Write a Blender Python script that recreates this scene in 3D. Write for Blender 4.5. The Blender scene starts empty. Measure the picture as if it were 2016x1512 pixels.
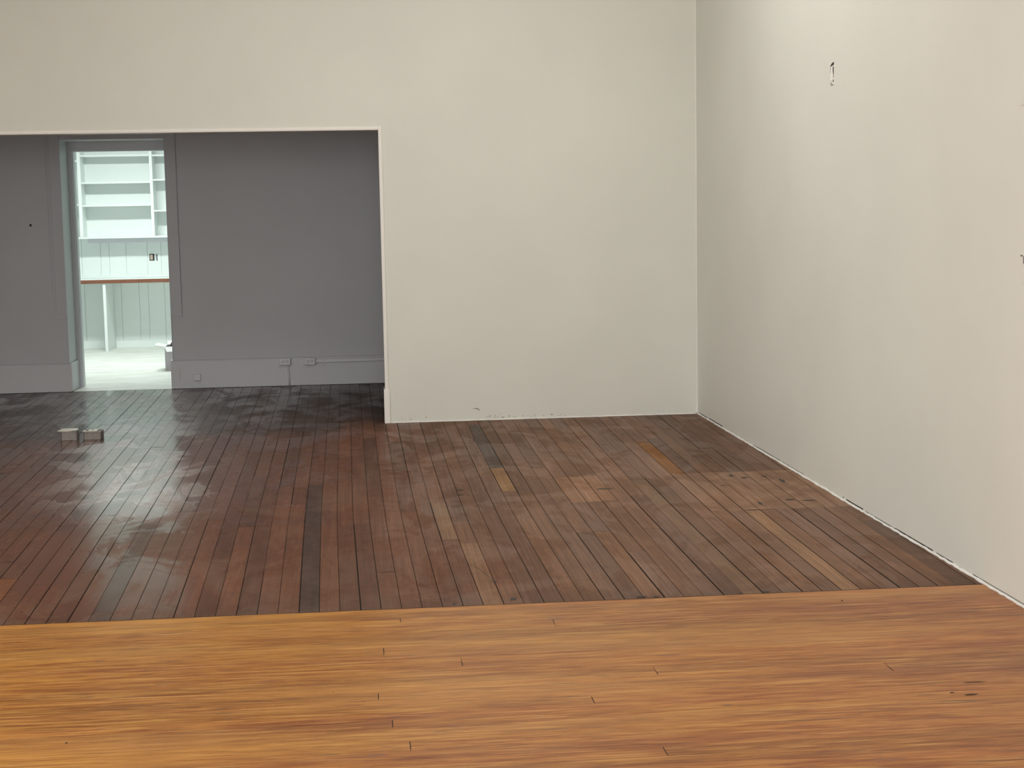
import bpy, bmesh, math, random
from mathutils import Vector, Matrix
from mathutils import noise as mnoise
random.seed(7)
SC = bpy.context.scene
COL = SC.collection
R = random.uniform

# ------------------------------------------------------------------ materials
def srgb(r, g, b):
    f = lambda c: (c/255/12.92) if c/255 <= .04045 else ((c/255+.055)/1.055)**2.4
    return (f(r), f(g), f(b), 1)

def newmat(name):
    m = bpy.data.materials.new(name); m.use_nodes = True
    nt = m.node_tree
    return m, nt, nt.nodes['Principled BSDF'], nt.nodes, nt.links

def mixcol(N, L, fac, a, b, mode='MIX'):
    n = N.new('ShaderNodeMix'); n.data_type = 'RGBA'; n.blend_type = mode
    for s, v in ((n.inputs[0], fac), (n.inputs[6], a), (n.inputs[7], b)):
        if hasattr(v, 'is_linked'): L.new(v, s)
        else: s.default_value = v
    return n.outputs[2]

def ramp(N, L, src, p0, p1, v0=0., v1=1.):
    n = N.new('ShaderNodeMapRange'); n.inputs[1].default_value = p0; n.inputs[2].default_value = p1
    n.inputs[3].default_value = v0; n.inputs[4].default_value = v1
    L.new(src, n.inputs[0]); return n.outputs[0]

def noise(N, L, vec, scale, detail=3, rough=.5, dist=0.):
    n = N.new('ShaderNodeTexNoise'); n.inputs['Scale'].default_value = scale
    n.inputs['Detail'].default_value = detail; n.inputs['Roughness'].default_value = rough
    n.inputs['Distortion'].default_value = dist
    L.new(vec, n.inputs['Vector']); return n.outputs[0]

def mapping(N, L, vec, scale, loc=(0, 0, 0)):
    n = N.new('ShaderNodeMapping'); n.inputs['Scale'].default_value = scale; n.inputs['Location'].default_value = loc
    L.new(vec, n.inputs['Vector']); return n.outputs[0]

def math_(N, L, op, a, b=0., c=0.):
    n = N.new('ShaderNodeMath'); n.operation = op
    for i, v in enumerate((a, b, c)):
        if hasattr(v, 'is_linked'): L.new(v, n.inputs[i])
        else: n.inputs[i].default_value = v
    return n.outputs[0]

def bump(N, L, B, h, strength, dist=.002):
    n = N.new('ShaderNodeBump'); n.inputs['Strength'].default_value = strength
    n.inputs['Distance'].default_value = dist; L.new(h, n.inputs['Height']); L.new(n.outputs[0], B.inputs['Normal'])

def paint(name, col, rough=.55, var=.03, orange=.12, spec=.35):
    m, nt, B, N, L = newmat(name)
    tc = N.new('ShaderNodeTexCoord').outputs['Object']
    big = noise(N, L, tc, 1.1, 3)
    f = ramp(N, L, big, .3, .7, 0, 1)
    c2 = tuple(c*(1-var*2) for c in col[:3])+(1,)
    L.new(mixcol(N, L, f, col, c2), B.inputs['Base Color'])
    B.inputs['Roughness'].default_value = rough
    B.inputs['Specular IOR Level'].default_value = spec
    bump(N, L, B, noise(N, L, tc, 160, 3), orange, .001)
    return m

def plain(name, col, rough=.5, metal=0., nscale=60, var=.08):
    m, nt, B, N, L = newmat(name)
    tc = N.new('ShaderNodeTexCoord').outputs['Object']
    n = noise(N, L, tc, nscale, 3)
    c2 = tuple(c*(1-var*2) for c in col[:3])+(1,)
    L.new(mixcol(N, L, n, col, c2), B.inputs['Base Color'])
    B.inputs['Roughness'].default_value = rough; B.inputs['Metallic'].default_value = metal
    return m

WALL_C = (.715, .722, .662, 1)
M_wall = paint('cream_wall_paint', WALL_C, .5)
M_trim = paint('white_trim_paint', (.84, .82, .775, 1), .4, .02, .04)
M_alc = paint('grey_alcove_paint', (.57, .585, .625, 1), .5)
M_alct = paint('grey_alcove_trim_paint', (.63, .645, .685, 1), .4, .02, .04)
M_reveal = paint('pale_grey_reveal_paint', (.62, .66, .66, 1), .4, .02, .03)
M_white = paint('store_white_paint', (.81, .86, .84, 1), .5, .01, .03)
M_shelf = paint('shelf_white_paint', (.83, .88, .86, 1), .4, .01, .02)
M_ceil = paint('ceiling_paint', (.78, .77, .74, 1), .7)
M_dark = plain('dark_gap', (.012, .009, .007, 1), .9)
M_plate = plain('painted_plate', (.66, .67, .70, 1), .35, 0, 30, .03)
M_slot = plain('slot_black', (.02, .02, .02, 1), .6)
M_caulk = plain('white_caulk', (.80, .80, .76, 1), .6, 0, 20, .06)
M_metal = plain('dull_grey_metal', (.30, .27, .25, 1), .45, .35, 40, .25)
M_lid = plain('cream_plate', (.70, .66, .55, 1), .4, .0, 50, .1)
M_card = plain('white_cardboard', (.80, .80, .78, 1), .6, 0, 8, .08)
M_cardprint = plain('grey_cardboard_side', (.62, .58, .60, 1), .6, 0, 14, .15)
M_bag = plain('dark_contents', (.018, .008, .008, 1), .7)
M_edge = plain('brown_counter_edge', (.26, .10, .055, 1), .45, 0, 25, .2)
M_beige = plain('beige_device', (.55, .42, .34, 1), .4)

# ---- old dark floor
def mat_oldfloor():
    m, nt, B, N, L = newmat('worn_dark_floorboards')
    tc = N.new('ShaderNodeTexCoord').outputs['Object']
    at = N.new('ShaderNodeAttribute'); at.attribute_name = 'tone'
    ar = N.new('ShaderNodeAttribute'); ar.attribute_name = 'rnd'
    cmb = N.new('ShaderNodeCombineXYZ')
    L.new(math_(N, L, 'MULTIPLY', ar.outputs['Fac'], 37.), cmb.inputs[2])
    add = N.new('ShaderNodeVectorMath'); add.operation = 'ADD'
    L.new(tc, add.inputs[0]); L.new(cmb.outputs[0], add.inputs[1])
    v = add.outputs[0]
    g1 = noise(N, L, mapping(N, L, v, (110, 1.6, 1)), 1, 3, .6, .3)
    g2 = noise(N, L, mapping(N, L, v, (30, .9, 1)), 1, 3, .6)
    blot = noise(N, L, mapping(N, L, tc, (1, .8, 1)), 2.6, 5, .65, .6)      # worn, across the boards
    wear = noise(N, L, mapping(N, L, tc, (1.5, .75, 1), (4, 2, 0)), 1.9, 4, .6, .6)
    c = mixcol(N, L, ramp(N, L, g1, .30, .72, .0, .55), at.outputs['Color'], (.30, .30, .30, 1), 'MULTIPLY')
    c = mixcol(N, L, ramp(N, L, g2, .35, .7, 0, .35), c, (.55, .42, .33, 1), 'MULTIPLY')
    c = mixcol(N, L, ramp(N, L, wear, .50, .64, 0, .32), c, (.150, .100, .075, 1))
    c = mixcol(N, L, ramp(N, L, blot, .55, .8, 0, .4), c, (.32, .24, .20, 1), 'MULTIPLY')
    sp = noise(N, L, mapping(N, L, tc, (1, 1.6, 1), (9, 1, 0)), 16, 3, .5)
    c = mixcol(N, L, ramp(N, L, sp, .70, .76, 0, .55), c, (.045, .03, .026, 1))
    L.new(c, B.inputs['Base Color'])
    # the varnish survives on the left; it is worn away towards the right wall
    sep = N.new('ShaderNodeSeparateXYZ'); L.new(tc, sep.inputs[0])
    xx = math_(N, L, 'MULTIPLY_ADD', blot, 1.6, sep.outputs[0])
    worn = ramp(N, L, xx, -.2, 1.3, 0, 1)
    r = math_(N, L, 'MULTIPLY_ADD', ramp(N, L, wear, .46, .58, 0, 1), .22, .13)
    r = math_(N, L, 'MULTIPLY_ADD', g1, .08, r)
    r = math_(N, L, 'MULTIPLY_ADD', worn, .28, r)
    L.new(r, B.inputs['Roughness'])
    L.new(ramp(N, L, worn, 0, 1, .52, .16), B.inputs['Specular IOR Level'])
    fine = noise(N, L, mapping(N, L, v, (90, 1.5, 1)), 1, 2, .6)
    wav = noise(N, L, mapping(N, L, tc, (5, 2, 1)), 1, 2, .5)
    wav2 = noise(N, L, mapping(N, L, tc, (3, 4.5, 1)), 1, 2, .5)
    h = math_(N, L, 'MULTIPLY_ADD', wav, 6., math_(N, L, 'MULTIPLY_ADD', wav2, 1.2, math_(N, L, 'MULTIPLY', fine, .6)))
    bump(N, L, B, h, .35, .0012)
    return m

def mat_newfloor():
    m, nt, B, N, L = newmat('amber_pine_floorboards')
    tc = N.new('ShaderNodeTexCoord').outputs['Object']
    at = N.new('ShaderNodeAttribute'); at.attribute_name = 'tone'
    ar = N.new('ShaderNodeAttribute'); ar.attribute_name = 'rnd'
    cmb = N.new('ShaderNodeCombineXYZ')
    L.new(math_(N, L, 'MULTIPLY', ar.outputs['Fac'], 41.), cmb.inputs[2])
    add = N.new('ShaderNodeVectorMath'); add.operation = 'ADD'
    L.new(tc, add.inputs[0]); L.new(cmb.outputs[0], add.inputs[1])
    v = add.outputs[0]
    g1 = noise(N, L, mapping(N, L, v, (6.5, 80, 1)), 1, 5, .6, .4)
    g2 = noise(N, L, mapping(N, L, v, (3.0, 36, 1)), 1, 4, .6, .5)
    st = noise(N, L, mapping(N, L, v, (3.6, 52, 1), (3, 8, 0)), 1, 4, .55, .6)
    pale = noise(N, L, mapping(N, L, v, (3.0, 60, 1), (7, 1, 0)), 1, 3, .5, .4)
    c = mixcol(N, L, ramp(N, L, g1, .42, .60, 0, .75), at.outputs['Color'], (.62, .43, .30, 1), 'MULTIPLY')
    c = mixcol(N, L, ramp(N, L, g2, .46, .62, 0, .7), c, (.62, .47, .44, 1), 'MULTIPLY')
    c = mixcol(N, L, ramp(N, L, pale, .55, .66, 0, .6), c, (.60, .315, .085, 1))
    zone = noise(N, L, mapping(N, L, tc, (.55, 6, 1), (2, 5, 0)), 1, 3, .55, .4)
    c = mixcol(N, L, ramp(N, L, zone, .48, .66, 0, .6), c, (.70, .55, .58, 1), 'MULTIPLY')
    zone2 = noise(N, L, mapping(N, L, tc, (.5, 4, 1), (12, 9, 0)), 1, 3, .5, .4)
    c = mixcol(N, L, ramp(N, L, zone2, .48, .68, 0, .25), c, (.62, .34, .09, 1))
    c = mixcol(N, L, ramp(N, L, st, .64, .70, 0, .8), c, (.13, .075, .042, 1))
    kn = noise(N, L, mapping(N, L, v, (1.4, 5, 1), (1, 3, 0)), 3.2, 2, .4)
    c = mixcol(N, L, ramp(N, L, kn, .70, .8, 0, .7), c, (.18, .08, .05, 1))
    L.new(c, B.inputs['Base Color'])
    L.new(math_(N, L, 'MULTIPLY_ADD', g2, .18, .26), B.inputs['Roughness'])
    B.inputs['Specular IOR Level'].default_value = .30
    wav = noise(N, L, mapping(N, L, tc, (3, 11, 1)), 1, 3, .5)
    h = math_(N, L, 'MULTIPLY_ADD', wav, 3., math_(N, L, 'MULTIPLY', g1, .4))
    bump(N, L, B, h, .3, .0012)
    return m

def mat_storefloor():
    m, nt, B, N, L = newmat('dusty_white_floor')
    tc = N.new('ShaderNodeTexCoord').outputs['Object']
    n = noise(N, L, mapping(N, L, tc, (1, 4, 1)), 2, 5, .6)
    c = mixcol(N, L, ramp(N, L, n, .35, .7), (.80, .82, .78, 1), (.60, .60, .54, 1))
    L.new(c, B.inputs['Base Color']); B.inputs['Roughness'].default_value = .6
    return m
M_old, M_new, M_storefloor = mat_oldfloor(), mat_newfloor(), mat_storefloor()

# ------------------------------------------------------------------ mesh helpers
def bx(bm, x0, x1, y0, y1, z0, z1, mi=0, bev=0.):
    vs = [bm.verts.new(p) for p in ((x0,y0,z0),(x1,y0,z0),(x1,y1,z0),(x0,y1,z0),(x0,y0,z1),(x1,y0,z1),(x1,y1,z1),(x0,y1,z1))]
    fs = [bm.faces.new([vs[i] for i in q]) for q in ((0,3,2,1),(4,5,6,7),(0,1,5,4),(1,2,6,5),(2,3,7,6),(3,0,4,7))]
    for f in fs: f.material_index = mi
    if bev > 0:
        es = {e for f in fs for e in f.edges}
        r = bmesh.ops.bevel(bm, geom=list(es), offset=bev, segments=2, affect='EDGES', profile=.6)
        for f in r['faces']: f.material_index = mi
    return vs

def tube(bm, pts, r, n=12, mi=0):
    rings = []
    pts = [Vector(p) for p in pts]
    for i, p in enumerate(pts):
        d = (pts[min(i+1, len(pts)-1)]-pts[max(i-1, 0)]).normalized()
        a = d.orthogonal().normalized(); 
        if abs(d.x) < .9: a = (Vector((1,0,0))-d*d.x).normalized()
        b = d.cross(a)
        rings.append([bm.verts.new(p+r*(math.cos(t)*a+math.sin(t)*b)) for t in [2*math.pi*k/n for k in range(n)]])
    for q, s in zip(rings, rings[1:]):
        for k in range(n):
            f = bm.faces.new((q[k], q[(k+1) % n], s[(k+1) % n], s[k])); f.material_index = mi; f.smooth = True
    for q in (rings[0], rings[-1]):
        f = bm.faces.new(q); f.material_index = mi

def obj(name, bm, mats, parent=None, loc=(0,0,0)):
    bmesh.ops.recalc_face_normals(bm, faces=bm.faces)
    me = bpy.data.meshes.new(name); bm.to_mesh(me); bm.free()
    for m in (mats if isinstance(mats, (list, tuple)) else [mats]): me.materials.append(m)
    o = bpy.data.objects.new(name, me); COL.objects.link(o); o.location = loc
    if parent: o.parent = parent
    return o

def box(name, x0, x1, y0, y1, z0, z1, m, parent=None, bev=0.):
    bm = bmesh.new(); bx(bm, x0, x1, y0, y1, z0, z1, 0, bev); return obj(name, bm, m, parent)

def tag(o, label, cat, group=None):
    o['label'] = label; o['category'] = cat
    if group: o['group'] = group
    return o
def struct(o): o['kind'] = 'structure'; return o
def thing(name, label, cat, loc=(0,0,0), rz=0., group=None):
    o = bpy.data.objects.new(name, None); COL.objects.link(o); o.location = loc; o.rotation_euler = (0,0,rz)
    o.empty_display_size = .1
    return tag(o, label, cat, group)

# ------------------------------------------------------------------ main dimensions (metres)
XR = 2.575        # right wall face
YP = 11.847       # partition face
YA = 14.71        # alcove back wall face
YF = 6.2          # where the two floors meet
XO, ZO = .146, 2.222   # opening corner
CEIL = 4.4
XL = -5.0

# ------------------------------------------------------------------ floors
X0T = [(6.2,-.130),(7.0,-.148),(8.1,-.171),(8.88,-.181),(10.2,-.195),(11.7,-.209),(14.45,-.239),(15,-.244)]
def x0(y):
    for (a, u), (b, v) in zip(X0T, X0T[1:]):
        if y <= b: return u+(v-u)*(y-a)/(b-a)
    return X0T[-1][1]
def seam(k, y):
    return x0(y)+k*.0834+(y-6.2)*(.0008*k+.0012*max(0, k-14))

def lin(c): return Vector(srgb(*c)[:3])
def plank_mesh(bm, colL, rndL, quads, tone_fn, rnd, horizontal=False):
    pass

def old_tone(x, y, base, rnd):
    """wood colour of the old boards: redder stain on the left, greyer bare wood on the right and past the partition line"""
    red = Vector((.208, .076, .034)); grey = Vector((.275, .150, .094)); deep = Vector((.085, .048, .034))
    n = mnoise.noise(Vector((x*.7, y*.5, 3.)))
    t = min(1, max(0, (x+.0+.35*n)/.9)); t = t*t*(3-2*t)
    c = red.lerp(grey, t)
    n2 = mnoise.noise(Vector((x*3., y*1.1, 7.)))
    c = c*(1+.22*n2)
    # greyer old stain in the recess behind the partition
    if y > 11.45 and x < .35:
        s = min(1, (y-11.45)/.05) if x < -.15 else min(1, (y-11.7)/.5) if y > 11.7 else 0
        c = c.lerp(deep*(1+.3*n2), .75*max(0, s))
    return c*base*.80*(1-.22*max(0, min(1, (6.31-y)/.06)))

def old_floor():
    bm = bmesh.new()
    tone = bm.loops.layers.float_color.new('tone'); rl = bm.faces.layers.float.new('rnd')
    # hand placed patches: (k range by x at y, y0, y1, tone)
    spec = []   # (xmin, xmax, y0, y1, colour)
    spec.append((1.78, 2.6, 7.97, 9.16, Vector((.50, .285, .175)), 'patch'))
    spec.append((1.09, 1.36, 8.36, 9.19, Vector((.52, .275, .155)), 'p'))
    spec.append((1.865, 1.945, 9.16, 10.49, Vector((.42, .16, .030)), 'p'))
    spec.append((1.965, 2.045, 6.2, 7.95, Vector((.50, .28, .15)), 'p'))
    spec.append((1.57, 1.65, 6.2, 9.0, Vector((.36, .215, .13)), 'p'))
    spec.append((.79, .88, 8.76, 9.59, Vector((.50, .275, .12)), 'p'))
    spec.append((.73, .86, 9.6, 11.6, Vector((.17, .115, .085)), 'p'))
    spec.append((-1.62, -1.53, 6.2, 7.02, Vector((.40, .14, .04)), 'p'))
    spec.append((.36, .43, 7.5, 8.49, Vector((.38, .20, .10)), 'p'))
    spec.append((-.40, -.31, 6.2, 8.6, Vector((.28, .10, .04)), 'p'))
    spec.append((-.29, -.22, 6.2, 9.2, Vector((.13, .062, .040)), 'p'))
    spec.append((-.21, -.14, 6.2, 9.6, Vector((.27, .10, .042)), 'p'))
    spec.append((.46, .53, 6.2, 7.4, Vector((.40, .20, .10)), 'p'))
    def flush(k, a, b, col, lift):
        rnd = random.random()
        zt = R(-.0006, .0006)+lift
        gl = R(.0012, .0022) if random.random() < .65 else R(.0026, .0042)
        gr = R(.0006, .0012)
        n = max(1, int((b-a)/.22)); base = R(.78, 1.24); hue = R(-1, 1)
        prev = None
        e = .0009
        for i in range(n+1):
            y = a+e+(b-a-2*e)*i/n
            xa, xb = seam(k, y)+gl, min(XR+.01, seam(k+1, y)-gr)
            if xb <= xa+.004: prev = None; continue
            def tn(x):
                if col is not None:
                    c = col*.62*(.9+.2*base/1.24)*(1+.15*mnoise.noise(Vector((x*5, y*2, 1.))))
                else:
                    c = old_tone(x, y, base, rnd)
                    c = Vector((c.x*(1+.06*hue), c.y, c.z*(1-.12*hue)))
                return (*c, 1)
            cur = (bm.verts.new((xa, y, zt)), bm.verts.new((xb, y, zt)), tn(xa), tn(xb))
            if prev:
                f = bm.faces.new((prev[0], prev[1], cur[1], cur[0])); f[rl] = rnd
                for lp, c in zip(f.loops, (prev[2], prev[3], cur[3], cur[2])): lp[tone] = c
                # little side walls so that gaps have depth
            prev = cur
        # down-turned skirts
    k = -58
    while True:
        if seam(k, 6.3) > XR and seam(k, 14.) > XR: break
        cuts = [YF+.0]
        y = YF+R(.3, 3.2)
        while y < YA-.3: cuts.append(y); y += R(1.5, 4.4)
        cuts.append(YA+.02)
        sp = []
        for s in spec:
            ym = (s[2]+s[3])/2; xc = (seam(k, ym)+seam(k+1, ym))/2
            if s[0] < xc < s[1]: sp.append(s)
        if -3.6 < seam(k, 11.5) < -.05:           # many boards were cut on one line at the recess
            if random.random() < .75: cuts.append(11.47)
        cuts = sorted(set(cuts))
        for s in sp:
            cuts = [c for c in cuts if not (s[2]-.12 < c < s[3]+.12) or c in (YF, YA+.02)]
        for s in sp: cuts += [max(YF, s[2]), s[3]]
        cuts = sorted(set(round(c, 4) for c in cuts))
        for a, b in zip(cuts, cuts[1:]):
            col = None
            for s in sp:
                if s[2]-.01 <= a and b <= s[3]+.01: col = s[4]
            flush(k, a, b, col, 0)
        k += 1
    # sub-floor seen down the gaps
    f = bm.faces.new([bm.verts.new(p) for p in ((XL,YF,-.006),(XR+.05,YF,-.006),(XR+.05,YA+.05,-.006),(XL,YA+.05,-.006))])
    f.material_index = 1
    bx(bm, XL, XR+.05, YF, YA+.05, -.05, -.0065, 1)
    return struct(obj('floor', bm, [M_old, M_dark]))
old_floor()

def new_floor():
    bm = bmesh.new()
    tone = bm.loops.layers.float_color.new('tone'); rl = bm.faces.layers.float.new('rnd')
    w = .0735; y1 = YF-.002; row = 0
    joints = {8:[.038], 10:[.314], 15:[.0125], 19:[.054], 22:[.103], 17:[.713], 13:[.976], 24:[.854], 2:[.11], 4:[.705], 14:[1.783]}
    while y1 > -1.5:
        y0 = y1-w
        cuts = [XL]
        x = XL+R(.2, 2)
        while x < XR: cuts.append(x); x += R(1.3, 3.8)
        cuts.append(XR+.01)
        if row in joints:
            j = joints[row]; cuts = [c for c in cuts if c < -1.9 or c > XR]+j
        elif row < 27: cuts = [c for c in cuts if c < -1.9 or c > XR]
        cuts = sorted(cuts)
        for a, b in zip(cuts, cuts[1:]):
            rnd = random.random(); base = R(.86, 1.12); pinkness = R(-.6, 1)
            n = max(1, int((b-a)/.25)); prev = None
            e = .0007 if row in joints else .0005
            for i in range(n+1):
                x = a+e+(b-a-2*e)*i/n
                def tn(x, y):
                    c = Vector((.500, .235, .068))
                    nn = mnoise.noise(Vector((x*.55, y*1.6, 11.)))
                    n3 = mnoise.noise(Vector((x*.45+5, y*.9, 2.)))
                    yel = Vector((.80, .375, .062)); red = Vector((.76, .290, .060))
                    t = min(1, max(0, .5+.5*((x-.6)/1.6)+.5*n3))
                    c = yel.lerp(red, t)
                    c = c*(1+.16*nn)*base*.56
                    return (c.x, c.y*(1-.03*pinkness), c.z*(1+.12*pinkness), 1)
                cur = (bm.verts.new((x, y0+.0001, 0)), bm.verts.new((x, y1-.0001, 0)), tn(x, y0), tn(x, y1))
                if prev:
                    f = bm.faces.new((prev[0], cur[0], cur[1], prev[1])); f[rl] = rnd
                    for lp, c in zip(f.loops, (prev[2], cur[2], cur[3], prev[3])): lp[tone] = c
                prev = cur
        y1 = y0; row += 1
    bx(bm, XL, XR+.05, -3.0, YF, -.05, -.004, 1)
    # plain boards behind the camera
    f = bm.faces.new([bm.verts.new(p) for p in ((XL,-3,0),(XR,-3,0),(XR,y1,0),(XL,y1,0))])
    for lp in f.loops: lp[tone] = (.45, .21, .065, 1)
    return struct(obj('floor_front', bm, [M_new, M_dark]))
new_floor()

# ------------------------------------------------------------------ walls
def wall_quad_holes(name, axis, pos, thick, u0, u1, z0, z1, holes, m):
    """wall slab with rectangular openings; axis 'y': face at y=pos, runs in x"""
    bm = bmesh.new()
    us = sorted({u0, u1, *[h[0] for h in holes], *[h[1] for h in holes]})
    zs = sorted({z0, z1, *[h[2] for h in holes], *[h[3] for h in holes]})
    for a, b in zip(us, us[1:]):
        for c, d in zip(zs, zs[1:]):
            if any(h[0] <= a and b <= h[1] and h[2] <= c and d <= h[3] for h in holes): continue
            if axis == 'y': bx(bm, a, b, pos, pos+thick, c, d)
            else: bx(bm, pos, pos+thick, a, b, c, d)
    bmesh.ops.remove_doubles(bm, verts=bm.verts, dist=1e-5)
    # drop interior faces
    seen = {}
    for f in bm.faces: seen.setdefault(tuple(sorted(v.index for v in f.verts)), []).append(f)
    bm.verts.index_update(); seen = {}
    for f in bm.faces: seen.setdefault(tuple(sorted(v.index for v in f.verts)), []).append(f)
    dead = [f for fs in seen.values() if len(fs) > 1 for f in fs]
    bmesh.ops.delete(bm, geom=dead, context='FACES_ONLY')
    return struct(obj(name, bm, m))

wall_quad_holes('wall_front', 'y', YP, .15, XL, XR+.15, 0, CEIL, [(XL, XO, 0, ZO)], M_wall)
# a plain strip completes the far end of the header, out of the frame
struct(box('trim_1', XL+.0, -4.2, YP+.001, YP+.149, 0, ZO, M_wall))
wall_quad_holes('wall_right', 'x', XR, .15, -3, YP+.15, 0, CEIL, [], M_wall)
wall_quad_holes('wall_left', 'x', XL-.15, .15, -3, YA+.2, 0, CEIL, [(2.0, 5.0, .9, 3.5)], M_wall)  # unseen opening added on the left to go with the side light
wall_quad_holes('wall_rear', 'y', -3.15, .15, XL-.15, XR+.15, 0, CEIL, [(-4.2, -2.2, .7, 3.4), (-1.3, .9, 0, 3.4)], M_wall)
struct(box('ceiling', XL-.15, XR+.15, -3.15, YA+.2, CEIL, CEIL+.1, M_ceil))
struct(box('ceiling_alcove', XL, XR+.15, YP+.151, YA-.001, 3.05, 3.12, M_ceil))
# recess: side wall and back wall
struct(box('wall_alcove_side', XR, XR+.15, YP+.151, YA+.38, 0, CEIL, M_alc))
DX0, DX1, DZ = -2.735, -1.786, 2.325
wall_quad_holes('wall_back', 'y', YA, .38, XL, XR+.0, 0, 3.05, [(DX0, DX1, 0, DZ)], M_alc)

# faint board joint on the recess wall
struct(box('trim_2', -.361, -.358, YA-.0012, YA+.002, .29, 3.0, M_alc))

# edge bead round the wide opening
def bead():
    bm = bmesh.new()
    w = .026
    bx(bm, XO, XO+w, YP-.010, YP+.004, .262, ZO+w, 0, .003)
    bx(bm, XO+.006, XO+.016, YP-.013, YP-.008, .262, ZO+.016, 0, .001)
    bx(bm, XL, XO-.0005, YP-.010, YP+.004, ZO, ZO+w, 0, .003)
    bx(bm, XL, XO+.008, YP-.013, YP-.008, ZO+.006, ZO+.016, 0, .001)
    return bm
struct(obj('trim_3', bead(), M_trim))
# plinth left from the old baseboard at the foot of the opening
struct(box('baseboard_opening', XO-.009, XO+.034, YP-.016, YP+.15, 0, .262, M_trim, None, .003))

# caulk / quarter round strips at the foot of the walls, ragged
def ragged(name, along, a, b, pos, m=M_caulk, h=.012, d=.009, step=.035, seed=3):
    rr = random.Random(seed); bm = bmesh.new(); prev = None; n = int((b-a)/step)
    for i in range(n+1):
        t = a+(b-a)*i/n; hh = h*(1+rr.uniform(-.35, .45)); dd = d*(1+rr.uniform(-.4, .5))
        P = [(0, 0), (-dd, 0), (-dd*.9, hh*.35), (-dd*.35, hh*.85), (0, hh)]
        ring = [bm.verts.new((t, pos+u, v) if along == 'x' else (pos+u, t, v)) for u, v in P]
        if prev:
            for j in range(5):
                f = bm.faces.new((prev[j], prev[(j+1) % 5], ring[(j+1) % 5], ring[j])); f.smooth = True
        else: bm.faces.new(ring)
        prev = ring
    bm.faces.new(prev)
    return struct(obj(name, bm, m))
ragged('trim_4', 'x', XO+.036, XR-.004, YP, h=.009, d=.007)
ragged('trim_5', 'y', .0, YP-.012, XR, h=.0095, d=.008, seed=9)
# caulked vertical joint in the corner
def corner():
    rr = random.Random(2); bm = bmesh.new(); prev = None
    for i in range(120):
        z = .012+i*(CEIL-.03)/119; r = .006*(1+rr.uniform(-.3, .4))+(.010*math.exp(-z/.08))
        ring = [bm.verts.new(p) for p in ((XR-r, YP, z), (XR-r*.35, YP-r*.35, z), (XR, YP-r, z), (XR, YP, z))]
        if prev:
            for j in range(4): bm.faces.new((prev[j], prev[(j+1) % 4], ring[(j+1) % 4], ring[j]))
        else: bm.faces.new(ring)
        prev = ring
    bm.faces.new(prev); return bm
struct(obj('trim_6', corner(), M_caulk))
# dark crack left where the wall panel stops above the caulk
def crack():
    rr = random.Random(5); bm = bmesh.new()
    for (a, b, h) in ((11.0, 11.45, .016), (8.9, 10.1, .007), (6.55, 8.15, .014), (4.4, 6.35, .008), (11.5, 11.8, .012)):
        y = a
        while y < b:
            l = rr.uniform(.2, .6); z = .011+rr.uniform(-.001, .003)
            hh = h*rr.uniform(.3, .8)
            bx(bm, XR-.0014, XR+.001, y, min(b, y+l), z, z+hh*.5)
            y += l+rr.uniform(0, .05)
    return bm
struct(obj('trim_7', crack(), M_dark))

# ------------------------------------------------------------------ recess back wall: baseboards, casing, door frame
BY = YA-.022
def baseboard(name, xa, xb, ret=None):
    bm = bmesh.new(); h = .268
    # profile with an eased top
    P = [(YA+.001, .004), (BY, .004), (BY, h-.022), (BY+.004, h-.010), (BY+.014, h), (YA+.001, h+.004)]
    r0 = [bm.verts.new((xa, y, z)) for y, z in P]; r1 = [bm.verts.new((xb, y, z)) for y, z in P]
    for i in range(6): bm.faces.new((r0[i], r0[(i+1) % 6], r1[(i+1) % 6], r1[i]))
    bm.faces.new(r0); bm.faces.new(r1)
    if ret: bx(bm, ret[0], ret[1], YA-.020, 15.07, .004, h, 0, .003)
    return struct(obj(name, bm, M_alct))
baseboard('baseboard_left', XL, DX0+.016, (DX0-.002, DX0+.018))
baseboard('baseboard_right', DX1-.022, XR, (DX1-.022, DX1+.002))
box('unused', 0, .001, 0, .001, -.04, -.039, M_dark)
bpy.data.objects.remove(bpy.data.objects['unused'])

def casing(name, xa, xb, outer):
    """flat board down the side of the doorway, stopped short on a little ledge, with a bead on its outer edge"""
    bm = bmesh.new()
    z0, z1 = .690, 3.04
    bx(bm, xa, xb, YA-.016, YA+.001, z0, z1, 0, .002)
    bx(bm, xa-.003, xb+.003, YA-.021, YA+.001, z0-.010, z0+.002, 0, .001)
    o = outer
    bx(bm, min(o, o+.012*(1 if o < -2 else -1)), max(o, o+.012*(1 if o < -2 else -1)), YA-.021, YA-.014, z0+.03, z1, 0, .002)
    return struct(obj(name, bm, M_alc))
casing('trim_8', -2.836, DX0+.002, -2.836)
casing('trim_9', DX1-.002, -1.686, -1.686)
# outer thin line of the left casing
struct(box('trim_10', -2.865, -2.859, YA-.006, YA+.001, .9, 3.04, M_alc, None, .001))

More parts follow.
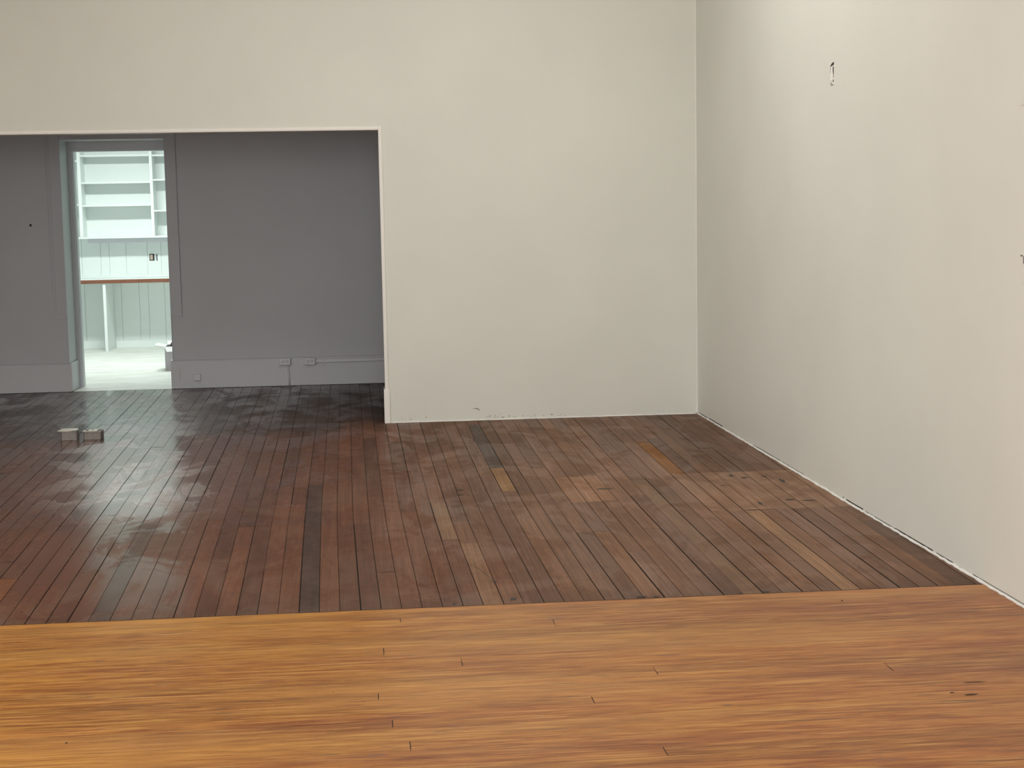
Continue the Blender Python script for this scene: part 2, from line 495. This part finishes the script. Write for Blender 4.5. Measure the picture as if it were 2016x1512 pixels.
def door_lining():
    bm = bmesh.new()
    # reveal lining, both sides and head (pale)
    bx(bm, DX0-.0005, DX0+.004, YA-.012, 15.08, .27, DZ-.001)
    bx(bm, DX1-.004, DX1+.0005, YA-.012, 15.08, .27, DZ-.001)
    bx(bm, DX0, DX1, YA-.004, 15.08, DZ-.005, DZ+.0005)
    return bm
struct(obj('trim_11', door_lining(), M_reveal))
def door_frame():
    bm = bmesh.new(); ya, yb = 15.075, 15.20
    zt = 2.228
    bx(bm, DX0, -2.690, ya, yb, 0, DZ, 0, .002)
    bx(bm, -1.84+.012, DX1, ya, yb, 0, DZ, 0, .002)
    bx(bm, -2.690, -1.828, ya, yb, zt, DZ, 0, .002)
    bx(bm, -2.704, -2.697, ya-.008, ya, .02, DZ-.05, 0, .001)
    bx(bm, -2.704, -1.80, ya-.008, ya, zt+.028, zt+.035, 0, .001)
    bx(bm, -2.690, -2.684, ya+.03, yb, 0, zt, 0, .001)
    return bm
struct(obj('door_1', door_frame(), M_alct))

# ------------------------------------------------------------------ store room behind the doorway
YS = 19.65
struct(box('floor_store', -6.2, 1.2, YA+.022, YS+.3, -.05, -.0005, M_storefloor))
def boarded():
    bm = bmesh.new(); z0, z1 = 0, 3.0
    bx(bm, -6, 1, YS, YS+.15, z0, z1)
    xs = [-6, -5.7, -5.43, -5.1, -4.82, -4.6, -4.3, -4.05, -3.8, -3.62, -3.439, -3.212, -3.107, -2.904, -2.645, -2.478, -2.28, -2.05, -1.8, -1.5, -1.25, -1, -.7, -.4, 0, .3, .6, 1]
    for a, b in zip(xs, xs[1:]): bx(bm, a+.0022, b-.0022, YS-.011, YS, .9, 1.45)
    xs = [-6, -5.6, -5.2, -4.8, -4.4, -4., -3.7, -3.426, -2.982, -2.765, -2.653, -2.455, -2.2, -1.9, -1.6, -1.2, -.8, -.4, 0, .5, 1]
    for a, b in zip(xs, xs[1:]): bx(bm, a+.002, b-.002, YS-.011, YS, .05, .805)
    bx(bm, -6, 1, YS-.011, YS, .808, .9)
    bx(bm, -6, -3.076, YS-.024, YS, 0, .095); bx(bm, -3.072, 1, YS-.024, YS, 0, .085)
    return bm
struct(obj('wall_store_back', boarded(), M_white))
struct(box('wall_store_left', -6.15, -6, YA+.38, YS+.15, 0, 3, M_white))
struct(box('wall_store_right', 1, 1.15, YA+.38, YS+.15, 0, 3, M_white))
struct(box('ceiling_store', -6.15, 1.15, YA+.38, YS+.15, 3, 3.1, M_white))

# shelf unit
S = thing('wall_shelf_unit', 'white open shelf unit on the boarded wall seen through the doorway', 'shelves', (-2.9, 19.5, 1.35))
def part(name, x0_, x1_, y0_, y1_, z0_, z1_, m, root, bev=.002):
    l = root.location
    bm = bmesh.new(); bx(bm, x0_-l.x, x1_-l.x, y0_-l.y, y1_-l.y, z0_-l.z, z1_-l.z, 0, bev)
    return obj(name, bm, m, root)
SF = 19.35
part('bottom_board', -4.2, -1.3, SF-.01, YS, 1.356, 1.380, M_shelf, S)
part('back_board', -4.2, -1.3, YS-.012, YS-.002, 1.381, 2.72, M_shelf, S, 0)
part('apron', -3.334, -1.3, 19.49, 19.51, 1.300, 1.3555, M_alct, S)
for x in (-4.2, -3.398, -2.540, -1.72, -1.32):
    part('side_panel', x, x+(.036 if x != -3.398 else .040), SF, YS-.013, 1.381, 2.72, M_shelf, S)
part('top_board', -4.2, -1.3, SF, YS, 2.721, 2.745, M_shelf, S)
for xa, xb, zs in ((-4.163, -3.399, (1.760, 2.285, 2.56)), (-3.357, -2.541, (1.745, 2.020, 2.345)), (-2.503, -1.721, (1.672, 2.046, 2.341))):
    for z in zs: part('shelf', xa, xb, SF+.004, YS-.013, z-.002, z+.017, M_shelf, S)

# counter
Cn = thing('counter', 'long white counter with a brown wooden front edge below the shelves', 'counter', (-2.9, 19.35, 0))
part('worktop', -4.6, -1.0, 19.066, YS-.012, .832, .868, M_shelf, Cn)
part('wooden_edge', -4.6, -1.0, 19.045, 19.065, .822, .866, M_edge, Cn).__setitem__('label', 'brown wooden front edge')
part('support_panel', -3.112, -3.078, 19.06, YS-.025, 0, .831, M_shelf, Cn)
part('support_panel', -1.30, -1.266, 19.06, YS-.025, 0, .831, M_shelf, Cn)
part('back_rail', -4.6, -1.0, YS-.030, YS-.012, .869, .885, M_shelf, Cn)

# outlet left uncovered above the counter
O = thing('open_outlet_box', 'uncovered electrical outlet in a black wall opening above the counter', 'outlet', (-2.57, YS-.012, 1.11))
part('backing', -2.620, -2.560, YS-.0155, YS-.0112, 1.070, 1.152, M_slot, O, .001)
part('receptacle', -2.610, -2.578, YS-.024, YS-.0156, 1.079, 1.143, M_beige, O, .003)
part('mounting_tab', -2.551, -2.540, YS-.017, YS-.0112, 1.085, 1.135, M_plate, O, .001)
part('side_opening', -2.535, -2.524, YS-.0155, YS-.0112, 1.066, 1.150, M_slot, O, .001)

# open carton
def carton():
    B = thing('cardboard_box', 'open white cardboard box with dark contents behind the right door jamb', 'box', (-2.087, 16.50, 0))
    a = math.radians(-28)
    ux, uy = Vector((math.cos(a), math.sin(a), 0)), Vector((math.sin(-a), math.cos(a), 0))
    # corner at origin: one side runs right/away, the other left/away
    e1 = Vector((.36, .12, 0)); e2 = Vector((-.012, .34, 0)); H = .245; t = .006
    def slab(name, p, q, z0, z1, off, m):
        bm = bmesh.new(); n = off
        vs = [bm.verts.new(v) for v in (p+Vector((0,0,z0)), q+Vector((0,0,z0)), q+n+Vector((0,0,z0)), p+n+Vector((0,0,z0)),
              p+Vector((0,0,z1)), q+Vector((0,0,z1)), q+n+Vector((0,0,z1)), p+n+Vector((0,0,z1)))]
        for f in ((0,3,2,1),(4,5,6,7),(0,1,5,4),(1,2,6,5),(2,3,7,6),(3,0,4,7)): bm.faces.new([vs[i] for i in f])
        return obj(name, bm, m, B)
    O_ = Vector((0, 0, 0)); n1 = e2.normalized()*t; n2 = e1.normalized()*t
    slab('side', O_, e1, 0, H, n1, M_cardprint)
    slab('side', e2-n1, e2+e1-n1, 0, H, n1, M_card)
    slab('side', n1, e2-n1, 0, H, n2, M_card)
    slab('side', e1-n2+n1, e1+e2-n2-n1, 0, H, n2, M_card)
    slab('base', n1+n2, e2-n1+n2, .001, .006, e1-2*n2, M_card)
    def flap(name, p, q, out, m=M_card):
        bm = bmesh.new(); th = Vector((0, 0, .004))
        v = [p, q, q+out, p+out]
        vs = [bm.verts.new(x) for x in v]+[bm.verts.new(x+th) for x in v]
        for f in ((0,3,2,1),(4,5,6,7),(0,1,5,4),(1,2,6,5),(2,3,7,6),(3,0,4,7)): bm.faces.new([vs[i] for i in f])
        return obj(name, bm, m, B)
    up = Vector((0, 0, H))
    flap('flap', up+Vector((0,0,.001)), up+e2+Vector((0,0,.001)), Vector((-.105, -.01, .020)))
    flap('flap', up+Vector((0,0,.001)), up+e1+Vector((0,0,.001)), Vector((.03, -.08, -.045)))
    flap('flap', up+e2+Vector((0,0,.001)), up+e1+e2+Vector((0,0,.001)), Vector((-.01, .10, .03)))
    bm = bmesh.new()
    bmesh.ops.create_icosphere(bm, subdivisions=3, radius=1)
    for v in bm.verts:
        c = v.co; k = 1+.10*mnoise.noise(c*2.3)
        v.co = Vector((c.x*.095*k, c.y*.135*k, max(-.9, c.z)*.125*k))
    for f in bm.faces: f.smooth = True
    o = obj('contents', bm, M_bag, B, tuple((e1+e2)/2+Vector((-.055, .0, .205))))
    o['label'] = 'dark bag inside'
    return B
carton()

# ------------------------------------------------------------------ electrical fittings on the recess baseboard
def outlet_box(x, z, label, first=True):
    T = thing('outlet_box', label, 'outlet', (x, BY, z), 0, 'surface outlet boxes on the grey baseboard')
    bm = bmesh.new(); bx(bm, -.054, .054, -.040, 0, -.033, .033, 0, .005); obj('housing', bm, M_plate, T)
    bm = bmesh.new(); bx(bm, -.050, .050, -.0445, -.0401, -.030, .030, 0, .002)
    obj('cover_plate', bm, M_plate, T)
    for s in (-1, 1):
        bm = bmesh.new()
        r = bmesh.ops.create_cone(bm, cap_ends=True, segments=20, radius1=.0165, radius2=.0155, depth=.004)
        bmesh.ops.rotate(bm, verts=bm.verts, cent=(0,0,0), matrix=Matrix.Rotation(math.pi/2, 3, 'X'))
        rec = obj('socket', bm, M_plate, T, (s*.0205, -.0465, .002))
        bm = bmesh.new()
        bx(bm, -.0065, .0065, -.0032, -.0018, .0045, .0068); bx(bm, -.0055, .0055, -.0032, -.0018, -.0065, -.0042)
        bx(bm, .008, .0122, -.0032, -.0018, -.002, .002)
        obj('slots', bm, M_slot, rec)
    bm = bmesh.new(); bmesh.ops.create_uvsphere(bm, u_segments=10, v_segments=6, radius=.0028)
    obj('screw', bm, M_metal, T, (0, -.045, .002))
    return T
outlet_box(-.750, .232, 'grey painted double outlet box on the baseboard above a vertical conduit')
outlet_box(-.519, .229, 'grey painted double outlet box at the left end of the long raceway')

bm = bmesh.new(); tube(bm, [(-.7225, BY-.009, .1985), (-.721, BY-.009, .13), (-.716, BY-.010, .08), (-.714, BY-.009, .0)], .0085)
tag(obj('conduit', bm, M_plate), 'short grey painted conduit running from outlet box down to the floor', 'pipe')

T = thing('surface_mount_raceway', 'long grey painted metal raceway along the top of the baseboard', 'raceway', (-.14, BY, .23))
bm = bmesh.new()
z0, z1 = -.016, .021
rings = []
for x in (-.324, .0, .6, 1.04):
    dz = 0
    P = [(0, z0), (-.018, z0), (-.022, z0+.004), (-.022, z1-.006), (-.016, z1), (0, z1)]
    rings.append([bm.verts.new((x, y, z)) for y, z in P])
for a, b in zip(rings, rings[1:]):
    for i in range(6): bm.faces.new((a[i], a[(i+1) % 6], b[(i+1) % 6], b[i]))
bm.faces.new(rings[0]); bm.faces.new(rings[-1])
obj('channel', bm, M_plate, T)
bm = bmesh.new(); bx(bm, -.262, -.238, -.010, 0, -.043, -.0165, 0, .002); obj('clip', bm, M_plate, T)
bm = bmesh.new(); bx(bm, -.3235, -.312, -.024, 0, z0-.001, z1+.003, 0, .002); obj('coupling', bm, M_plate, T)

T = thing('junction_box', 'small square grey painted box low on the baseboard right of the doorway', 'junction box', (-1.5675, BY, .107))
bm = bmesh.new(); bx(bm, -.032, .032, -.028, 0, -.031, .031, 0, .004); obj('housing', bm, M_plate, T)
bm = bmesh.new(); bx(bm, -.029, .029, -.031, -.0281, -.028, .028, 0, .002); obj('cover_plate', bm, M_plate, T)
# scuffs and nail
bm = bmesh.new()
for (x, z, w, h) in ((-1.562, .046, .007, .004), (-1.546, .050, .006, .006), (-1.575, .049, .004, .003), (-1.55, .062, .005, .003)):
    bx(bm, x, x+w, BY-.0008, BY+.001, z, z+h)
struct(obj('trim_12', bm, M_metal))
struct(box('trim_13', -1.7275, -1.725, BY-.0007, BY+.001, .08, .185, M_metal))
bm = bmesh.new(); tube(bm, [(-3.022, YA+.002, 1.556), (-3.022, YA-.025, 1.558)], .0035, 8)
bmesh.ops.create_cone(bm, cap_ends=True, segments=10, radius1=.0085, radius2=.0085, depth=.020, matrix=Matrix.Translation((-3.022, YA-.012, 1.548)))
tag(obj('nail', bm, M_slot), 'small dark nail alone on the grey wall left of the doorway', 'nail')

# ------------------------------------------------------------------ floor boxes
def floor_box(label, x, y, rz, w, d, h):
    T = thing('floor_box', label, 'electrical box', (x, y, .001), rz, 'grey metal floor boxes')
    # body: rounded corners, open top with rim
    def rr(bm, w, d, z, r, n=5):
        vs = []
        for cx, cy, a0 in ((w/2-r, d/2-r, 0), (-w/2+r, d/2-r, 90), (-w/2+r, -d/2+r, 180), (w/2-r, -d/2+r, 270)):
            for i in range(n): 
                a = math.radians(a0+90*i/(n-1)); vs.append(bm.verts.new((cx+r*math.cos(a), cy+r*math.sin(a), z)))
        return vs
    bm = bmesh.new()
    L_ = [rr(bm, w, d, 0, .012), rr(bm, w, d, h-.014, .012), rr(bm, w-.004, d-.004, h-.013, .011), rr(bm, w-.004, d-.004, h-.010, .011), rr(bm, w+.001, d+.001, h-.009, .012), rr(bm, w+.001, d+.001, h, .012),
          rr(bm, w-.006, d-.006, h, .010), rr(bm, w-.006, d-.006, .006, .010)]
    for a, b in zip(L_, L_[1:]):
        n = len(a)
        for i in range(n): bm.faces.new((a[i], a[(i+1) % n], b[(i+1) % n], b[i]))
    bm.faces.new(L_[0]); bm.faces.new(L_[-1])
    obj('housing', bm, M_metal, T)
    return T
F1 = floor_box('grey metal floor box with a wide loose lid lying crooked on top', -2.158, 11.485, math.radians(2), .118, .105, .066)
def lid(par, pts, z, name='lid', m=M_lid, t=.003):
    bm = bmesh.new()
    top = [bm.verts.new((x, y, z+dz+t)) for x, y, dz in pts]; bot = [bm.verts.new((x, y, z+dz)) for x, y, dz in pts]
    bm.faces.new(top); bm.faces.new(bot[::-1])
    for i in range(len(pts)): bm.faces.new((top[i], bot[i], bot[(i+1) % len(pts)], top[(i+1) % len(pts)]))
    return obj(name, bm, m, par)
lid(F1, [(-.082,-.050,.006),(-.020,-.058,.004),(.000,-.046,.004),(.014,-.050,.004),(.022,-.030,.004),(.040,-.028,.004),(.050,-.044,.004),(.056,.02,.004),(.052,.062,.008),(-.058,.060,.010)], .062)
bm = bmesh.new(); bx(bm, -.052, .052, -.046, .046, .052, .056); obj('inner_plate', bm, M_slot, F1)
bm = bmesh.new()
for x in (-.03, .0, .032):
    bmesh.ops.create_cone(bm, cap_ends=True, segments=16, radius1=.009, radius2=.009, depth=.002, matrix=Matrix.Translation((x, -.0525, .026)) @ Matrix.Rotation(math.pi/2, 4, 'X'))
obj('knockout', bm, M_metal, F1)
F2 = floor_box('grey metal floor box with a small square cream plate on top', -1.990, 11.49, math.radians(-3), .130, .105, .060)
lid(F2, [(-.036,-.052,0),(.034,-.052,0),(.034,.040,.002),(-.028,.040,.002)], .0605)
lid(F2, [(-.068,-.050,0),(-.040,-.046,0),(-.046,-.020,.002),(-.064,-.024,.002)], .0605, 'torn_flap')
bm = bmesh.new(); bmesh.ops.create_cone(bm, cap_ends=True, segments=12, radius1=.006, radius2=.005, depth=.006, matrix=Matrix.Translation((-.002, .0, .0675)))
obj('screw', bm, M_metal, F2)
bm = bmesh.new(); bx(bm, -.058, .058, -.046, .046, .050, .054); obj('inner_plate', bm, M_metal, F2)

# ------------------------------------------------------------------ right wall fittings
T = thing('open_switch_box', 'narrow uncovered switch opening with black gaps high on the right wall', 'switch box', (XR, 8.375, 2.31))
bm = bmesh.new(); bx(bm, -.0016, .001, -.033, .033, -.062, .062, 0, .0005); obj('backing', bm, M_trim, T)
bm = bmesh.new()
def poly(bm, pts, x=-.0022, t=.0012):
    a = [bm.verts.new((x, y, z)) for y, z in pts]; b = [bm.verts.new((x+t, y, z)) for y, z in pts]
    bm.faces.new(a); bm.faces.new(b[::-1])
    for i in range(len(pts)): bm.faces.new((a[i], b[i], b[(i+1) % len(pts)], a[(i+1) % len(pts)]))
poly(bm, [(.030, .048), (.030, .040), (-.030, .046), (-.030, .062), (.010, .058)])
poly(bm, [(.033, .046), (.028, .046), (.030, .005), (.033, .005)])
poly(bm, [(.000, .034), (-.026, .040), (-.026, .018), (-.020, -.022), (-.028, -.022), (-.012, .012)])
obj('gap', bm, M_slot, T)
bm = bmesh.new()
poly(bm, [(.026, -.042), (.016, -.042), (.012, -.058), (.026, -.062)]); poly(bm, [(-.006, -.038), (-.028, -.030), (-.028, -.048), (-.012, -.044)]); poly(bm, [(.010, -.054), (-.016, -.054), (-.016, -.060), (.010, -.062)])
obj('lower_gap', bm, M_metal, T)
bm = bmesh.new(); bx(bm, -.005, -.0017, -.012, .018, -.036, .036, 0, .001); obj('switch_body', bm, M_trim, T)

T = thing('wall_plate', 'blank painted wall plate at the right edge of the picture, upper one', 'wall plate', (XR, 5.868, 2.03))
bm = bmesh.new(); bx(bm, -.004, 0, -.04, .055, -.057, .047, 0, .0015); obj('plate', bm, M_wall, T)
bm = bmesh.new(); bmesh.ops.create_uvsphere(bm, u_segments=8, v_segments=6, radius=.003); obj('screw', bm, M_metal, T, (-.005, 0, .03))
T = thing('outlet_opening', 'uncovered wall opening at the right edge of the picture, lower one', 'wall opening', (XR, 5.855, 1.34))
bm = bmesh.new(); bx(bm, -.002, 0, -.04, .044, -.057, .052, 0, .0005); obj('backing', bm, M_wall, T)
bm = bmesh.new(); poly(bm, [(.042, .053), (.020, .053), (.020, .047), (.042, .047)], -.0032); poly(bm, [(.016, .048), (.004, .048), (.004, .018), (.014, .020)], -.0032); obj('gap', bm, M_metal, T)

# chipped plaster low on the partition
bm = bmesh.new()
def poly2(pts, y=YP-.0012, t=.0012):
    a = [bm.verts.new((x, y, z)) for x, z in pts]; b = [bm.verts.new((x, y+t, z)) for x, z in pts]
    bm.faces.new(a); bm.faces.new(b[::-1])
    for i in range(len(pts)): bm.faces.new((a[i], b[i], b[(i+1) % len(pts)], a[(i+1) % len(pts)]))
poly2([(.812, .094), (.84, .0965), (.858, .092), (.872, .078), (.868, .076), (.852, .087), (.835, .091)])
poly2([(1.412, .030), (1.425, .0335), (1.44, .029), (1.428, .026)])
poly2([(1.09, .028), (1.10, .031), (1.10, .026), (1.093, .022)]); poly2([(1.03, .020), (1.05, .022), (1.06, .019), (1.04, .016)])
struct(obj('trim_14', bm, plain('bare_plaster', (.24, .215, .15, 1), .9)))
rr_ = random.Random(11)
bm = bmesh.new()
for (a, b, n) in ((.22, .45, 14), (.9, 1.3, 30), (1.35, 1.6, 10)):
    for i in range(n):
        x = rr_.uniform(a, b); z = .017+abs(rr_.gauss(0, .010)); s = rr_.uniform(.003, .012)
        poly2([(x, z), (x+s, z+s*.1), (x+s*1.4, z+s*.35), (x+s*.5, z+s*.45)], YP-.0009, .0009)
struct(obj('trim_15', bm, plain('old_paint', (.42, .40, .30, 1), .9)))

# scratches, gouges on the old floor and dark nail holes
bm = bmesh.new()
def fl(pts, z=.0014, t=.0008):
    a = [bm.verts.new((x, y, z)) for x, y in pts]; bm.faces.new(a)
pa = [(.575,7.45),(.62,7.28),(.655,7.16),(.67,7.0),(.69,6.86),(.70,6.76)]
pa = [(.418,7.02),(.455,6.93),(.480,6.86),(.495,6.80),(.515,6.70),(.535,6.60)]
for p, q in zip(pa, pa[1:]):
    fl([(p[0]-.0012, p[1]), (p[0]+.0012, p[1]), (q[0]+.0014, q[1]), (q[0]-.0014, q[1])])
fl([(.515, 6.61), (.548, 6.60), (.545, 6.585), (.52, 6.59)])
def spot(x, y, w, h): fl([(x, y), (x+w*.6, y-h*.1), (x+w, y+h*.5), (x+w*.5, y+h), (x+.1*w, y+h*.7)])
for i in range(26):   # row of staple marks on one grey board
    y = 9.7+(11.4-9.7)*rr_.random(); spot(seam(11, y)-.055+rr_.uniform(-.012, .03), y, rr_.uniform(.004, .011), rr_.uniform(.01, .03))
for (x, y, w, h) in ((.735, 10.75, .03, .05), (.74, 10.85, .02, .05), (.50, 8.85, .05, .03), (.49, 8.70, .05, .025), (1.30, 8.72, .11, .03), (1.09, 6.22, .05, .02), (1.16, 6.21, .03, .02), (.33, 6.23, .012, .03), (.57, 6.26, .03, .05), (2.15, 9.0, .03, .06), (2.2, 8.93, .05, .03), (2.02, 8.7, .05, .02), (2.27, 8.2, .06, .03), (2.35, 8.16, .09, .02), (2.1, 8.1, .02, .08), (2.40, 8.75, .03, .12), (2.33, 8.95, .04, .03), (1.62, 6.21, .04, .03), (1.52, 6.21, .02, .015), (.26, 11.6, .02, .03)):
    spot(x, y, w, h)
for i in range(70):
    y = rr_.uniform(6.3, 11.5); x = rr_.uniform(-2.4, 2.4); spot(x, y, rr_.uniform(.003, .008), rr_.uniform(.006, .016))
struct(obj('trim_16', bm, plain('dark_marks', (.03, .022, .018, 1), .6)))
# open butt joints in the amber floor
bm = bmesh.new()
for (x, ya, yb) in ((.038, 5.631, 5.558), (.3135, 5.416, 5.359), (.0125, 5.076, 5.021), (.054, 4.801, 4.737), (.103, 4.592, 4.524), (.713, 4.935, 4.876), (.976, 5.200, 5.150), (.853, 4.431, 4.361), (.110, 6.042, 6.004), (.7055, 5.929, 5.867), (1.783, 5.128, 5.066)):
    fl([(x-.0017, yb), (x+.0017, yb), (x+.0017, ya), (x-.0017, ya)], .0006)
fl([(.853, 4.359), (1.02, 4.359), (1.02, 4.3575), (.853, 4.357)], .0006)
for (x, y, w, h) in ((-.14, 5.12, .005, .006), (1.90, 6.02, .008, .02), (.155, 4.32, .003, .01), (-.95, 4.73, .007, .012), (-.04, 5.0, .008, .004), (1.92, 4.77, .05, .012), (1.88, 4.80, .02, .008), (1.965, 4.90, .09, .006)):
    spot(x, y, w, h)
struct(obj('trim_17', bm, plain('joint_dark', (.055, .025, .015, 1), .7)))
# joint line where the two floors meet
struct(box('trim_18', XL, XR, YF-.0035, YF+.0015, -.003, .0004, M_dark))

# ------------------------------------------------------------------ rear windows and an added left one, out of view
def window(name, x0_, x1_, z0_, z1_, yy, side=False):
    bm = bmesh.new(); f = .06
    def b(a0, a1, c0, c1, d=.05):
        if side: bx(bm, yy, yy+d, a0, a1, c0, c1)
        else: bx(bm, a0, a1, yy, yy+d, c0, c1)
    b(x0_, x0_+f, z0_, z1_); b(x1_-f, x1_, z0_, z1_); b(x0_+f, x1_-f, z0_, z0_+f); b(x0_+f, x1_-f, z1_-f, z1_)
    b((x0_+x1_)/2-.02, (x0_+x1_)/2+.02, z0_+f, z1_-f)
    return struct(obj(name, bm, M_trim))
window('window_1', -4.2, -2.2, .7, 3.4, -3.10)
window('window_2', -1.3, .9, 0, 3.4, -3.10)
window('added_window_3', 2.0, 5.0, .9, 3.5, XL-.11, True)  # made-up left window, added to frame the side fill light

# ------------------------------------------------------------------ light
def area(name, loc, rot, sx, sy, power, col, spread=180):
    l = bpy.data.lights.new(name, 'AREA'); l.shape = 'RECTANGLE'; l.size = sx; l.size_y = sy
    l.energy = power; l.color = col; l.spread = math.radians(spread)
    o = bpy.data.objects.new(name, l); COL.objects.link(o); o.location = loc; o.rotation_euler = [math.radians(a) for a in rot]
    return o
LIGHTS = [
    ('window_and_added_fill', (-3.2, -2.98, 2.05), (-90, 0, 180), 1.9, 2.6, 92, (1, .985, .96)),
    ('window_and_added_fill', (-.2, -2.98, 1.8), (-90, 0, 180), 2.1, 3.2, 168, (1, .985, .96)),
    ('ceiling_lamp', (.7, 8.7, CEIL-.06), (0, 0, 0), 1.2, 1.2, 72, (1, .98, .94)),
    ('window_and_added_fill', (XL+.02, 3.5, 2.2), (0, -90, 0), 2.6, 3.0, 250, (1, .985, .96)),  # side fill added from the left to brighten the right wall evenly
    ('store_lamp', (-2.7, 17.3, 2.93), (0, 0, 0), 1.2, .25, 105, (.93, 1, .965)),
]
for a in LIGHTS: area(*a)

w = bpy.data.worlds.new('daylight'); SC.world = w; w.use_nodes = True
N, L = w.node_tree.nodes, w.node_tree.links
sky = N.new('ShaderNodeTexSky'); sky.sky_type = 'HOSEK_WILKIE' if False else 'NISHITA'
sky.sun_disc = False; sky.sun_elevation = math.radians(40)
L.new(sky.outputs[0], N['Background'].inputs[0]); N['Background'].inputs[1].default_value = .12

# ------------------------------------------------------------------ camera
yaw, pit, rol, f = 0.09443436758050522, 0.11090039074028636, -0.018077362323616963, 3058.37
cy, sy, cp, spp = math.cos(yaw), math.sin(yaw), math.cos(pit), math.sin(pit)
fw = Vector((sy*cp, cy*cp, -spp)); r = Vector((cy, -sy, 0)); u = r.cross(fw)
c, s = math.cos(rol), math.sin(rol)
r2 = c*r+s*u; u2 = -s*r+c*u
cam = bpy.data.cameras.new('camera'); co = bpy.data.objects.new('camera', cam); COL.objects.link(co)
cam.sensor_fit = 'HORIZONTAL'; cam.sensor_width = 36; cam.lens = f*36/2016
M = Matrix((r2, u2, -fw)).transposed().to_4x4(); M.translation = Vector((0, 0, 1.6))
co.matrix_world = M; cam.clip_start = .05
SC.camera = co

SC.view_settings.view_transform = 'Standard'; SC.view_settings.look = 'None'
SC.view_settings.exposure = -.10; SC.view_settings.gamma = 1; SC.view_settings.use_curve_mapping = False
SC.cycles.use_denoising = True
SC.cycles.max_bounces = 7; SC.cycles.diffuse_bounces = 5; SC.cycles.glossy_bounces = 3
SC.cycles.use_adaptive_sampling = True; SC.cycles.adaptive_threshold = .06; SC.cycles.adaptive_min_samples = 16
SC.cycles.sample_clamp_indirect = 6
